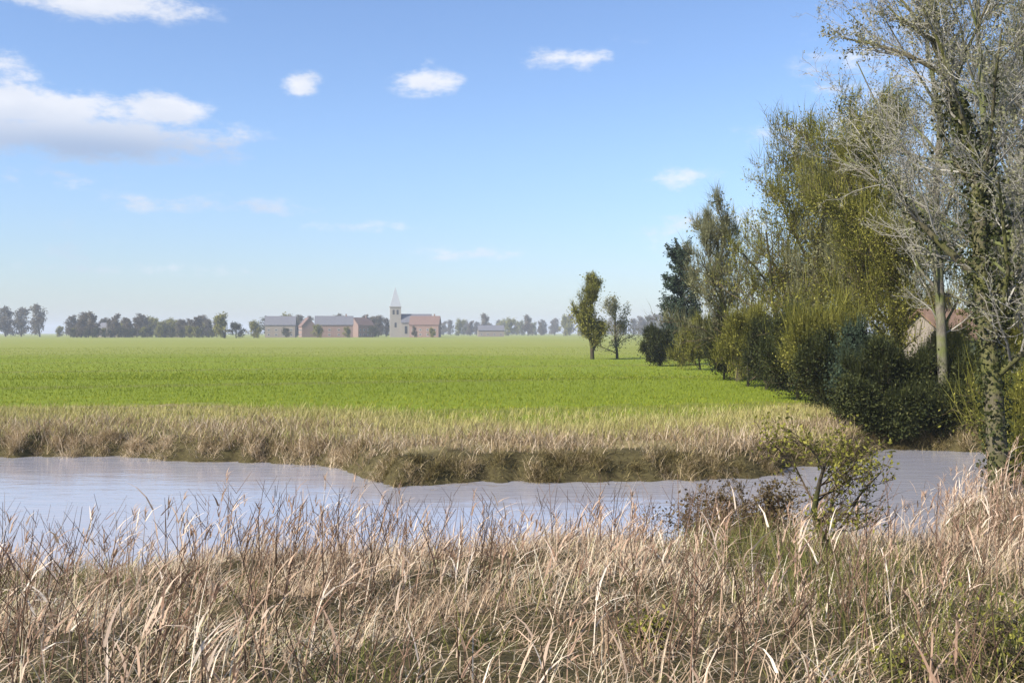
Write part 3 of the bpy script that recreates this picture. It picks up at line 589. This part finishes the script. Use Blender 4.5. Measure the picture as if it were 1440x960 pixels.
g = Geo(); g.add([(3.003,-4.4,8.01),(20.3,-4.4,8.01),(20.3,4.4,8.01),(3.003,4.4,8.01),(3.003,0,13),(20.3,0,13)], Q=[(0,1,5,4),(2,3,4,5),(0,3,2,1)], T=[(1,2,5),(3,0,4)]); g.build('roof', M_SLATE, ch)
for z_ in (5.5, 12.6):
    for xx in (-1.1, 1.1) if z_ > 10 else (0,):
        g = Geo(); g.box(xx - .55, xx + .55, -3.06, -3.003, z_, z_ + 2.6); g.build('louvre', M_GLASS, tw_)
g = Geo(); g.box(-3.25, 3.25, -3.25, 3.25, 16.6, 17.05); g.build('parapet', M_STONE, tw_)
for i in range(4):
    g = Geo(); g.box(5 + i*4, 6.4 + i*4, -4.06, -4.003, 2, 6.2); g.build('window', M_GLASS, ch)
# far trees
protos = []
def far_tree(seed, h, w, lf, twm, per):
    o = tree('far_tree', 'x', (0, 0, 0), seed, h * .85, .3, 3, (18, 7, 4), (.95, .8, .8), lf, per, .75, M_BARKD, twm, twiglev=1, lspread=.5, clear=.03, lenf=(w, .48, .42), up=.1, minlev=2, twmin=.05, group='trees of the far treeline')
    return o
protos = [far_tree(71, 12, .42, L_DIST, M_TWIGD, 7), far_tree(72, 10, .5, L_OLIVE, M_TWIGD, 8), far_tree(73, 13, .34, L_DIST, M_TWIG, 4), far_tree(74, 8, .6, L_IVY, M_TWIGD, 9)]
spots = []
rs = random.Random(5)
for px in range(98, 304, 6): spots.append((px + rs.uniform(-5, 5), rs.uniform(520, 620), rs.uniform(.75, 1.1), rs.choice((0, 0, 1, 2)), 'bare brown tree of the treeline left of the village'))
for px in range(100, 300, 11): spots.append((px + rs.uniform(-4, 4), rs.uniform(505, 540), rs.uniform(.4, .6), rs.choice((1, 3)), 'low bush in the hedgerow left of the village'))
for px in (402, 447, 489, 524, 583, 606): spots.append((px, rs.uniform(520, 540), rs.uniform(.35, .7), rs.choice((0, 1, 3)), 'garden bush in front of the village houses'))
for px, s, k in ((316, 1.0, 1), (332, .8, 3)): spots.append((px, 470, s, k, 'dark leafy tree' + (' standing taller' if k == 1 else ' rounder and lower') + ' in the gap left of the village'))
spots.append((357, 480, .72, 1, 'small olive tree at the left of the village row'))
for px in (385, 418, 455, 492, 528, 572, 586, 612): spots.append((px, rs.uniform(595, 640), rs.uniform(.7, 1.0), rs.choice((0, 2)), 'bare tree standing among the village houses'))
for px in range(378, 614, 11): spots.append((px, rs.uniform(600, 640), rs.uniform(.9, 1.3), rs.choice((0, 1, 2, 3)), 'bare tree standing among the village houses'))
for px in range(616, 990, 8): spots.append((px + rs.uniform(-6, 6), rs.uniform(850, 1150), rs.uniform(1.0, 1.6), rs.choice((0, 2, 1)), 'hazy tree of the treeline right of the village'))
for px, s, k in ((-20, 1.6, 2), (8, 1.5, 0), (30, 1.45, 2), (56, 1.6, 2), (84, .6, 1)): spots.append((px, 640, s, k, 'tall hazy bare tree at the far left edge'))
used = set()
for (px, d, s, k, lab) in spots:
    loc = gl(px, d); rz = rs.uniform(0, 6.28); sc = (s * rs.uniform(.9, 1.2), s * rs.uniform(.9, 1.2), s)
    if k not in used:
        used.add(k); o = protos[k]; o.location = loc; o.rotation_euler = (0, 0, rz); o.scale = sc; o['label'] = lab
    else: dup(protos[k], loc, rz, sc, lab, 'trees of the far treeline')
# far woods and hills on the horizon line as one soft mass
# ------------------------------------------------------------------ haze
HAZE = .00035
if HAZE:
    g = Geo(); g.box(-3600, 3600, -100, 5600, -3, 42)
    m = bpy.data.materials.new('haze_air'); m.use_nodes = True; t = m.node_tree; t.nodes.clear()
    v = N(t, 'ShaderNodeVolumePrincipled'); v.inputs['Color'].default_value = (.86, .92, 1, 1); v.inputs['Density'].default_value = HAZE
    oo = N(t, 'ShaderNodeOutputMaterial'); t.links.new(v.outputs[0], oo.inputs['Volume'])
    tag(g.build('haze', m), 'thin pale haze over the far fields', kind='stuff')
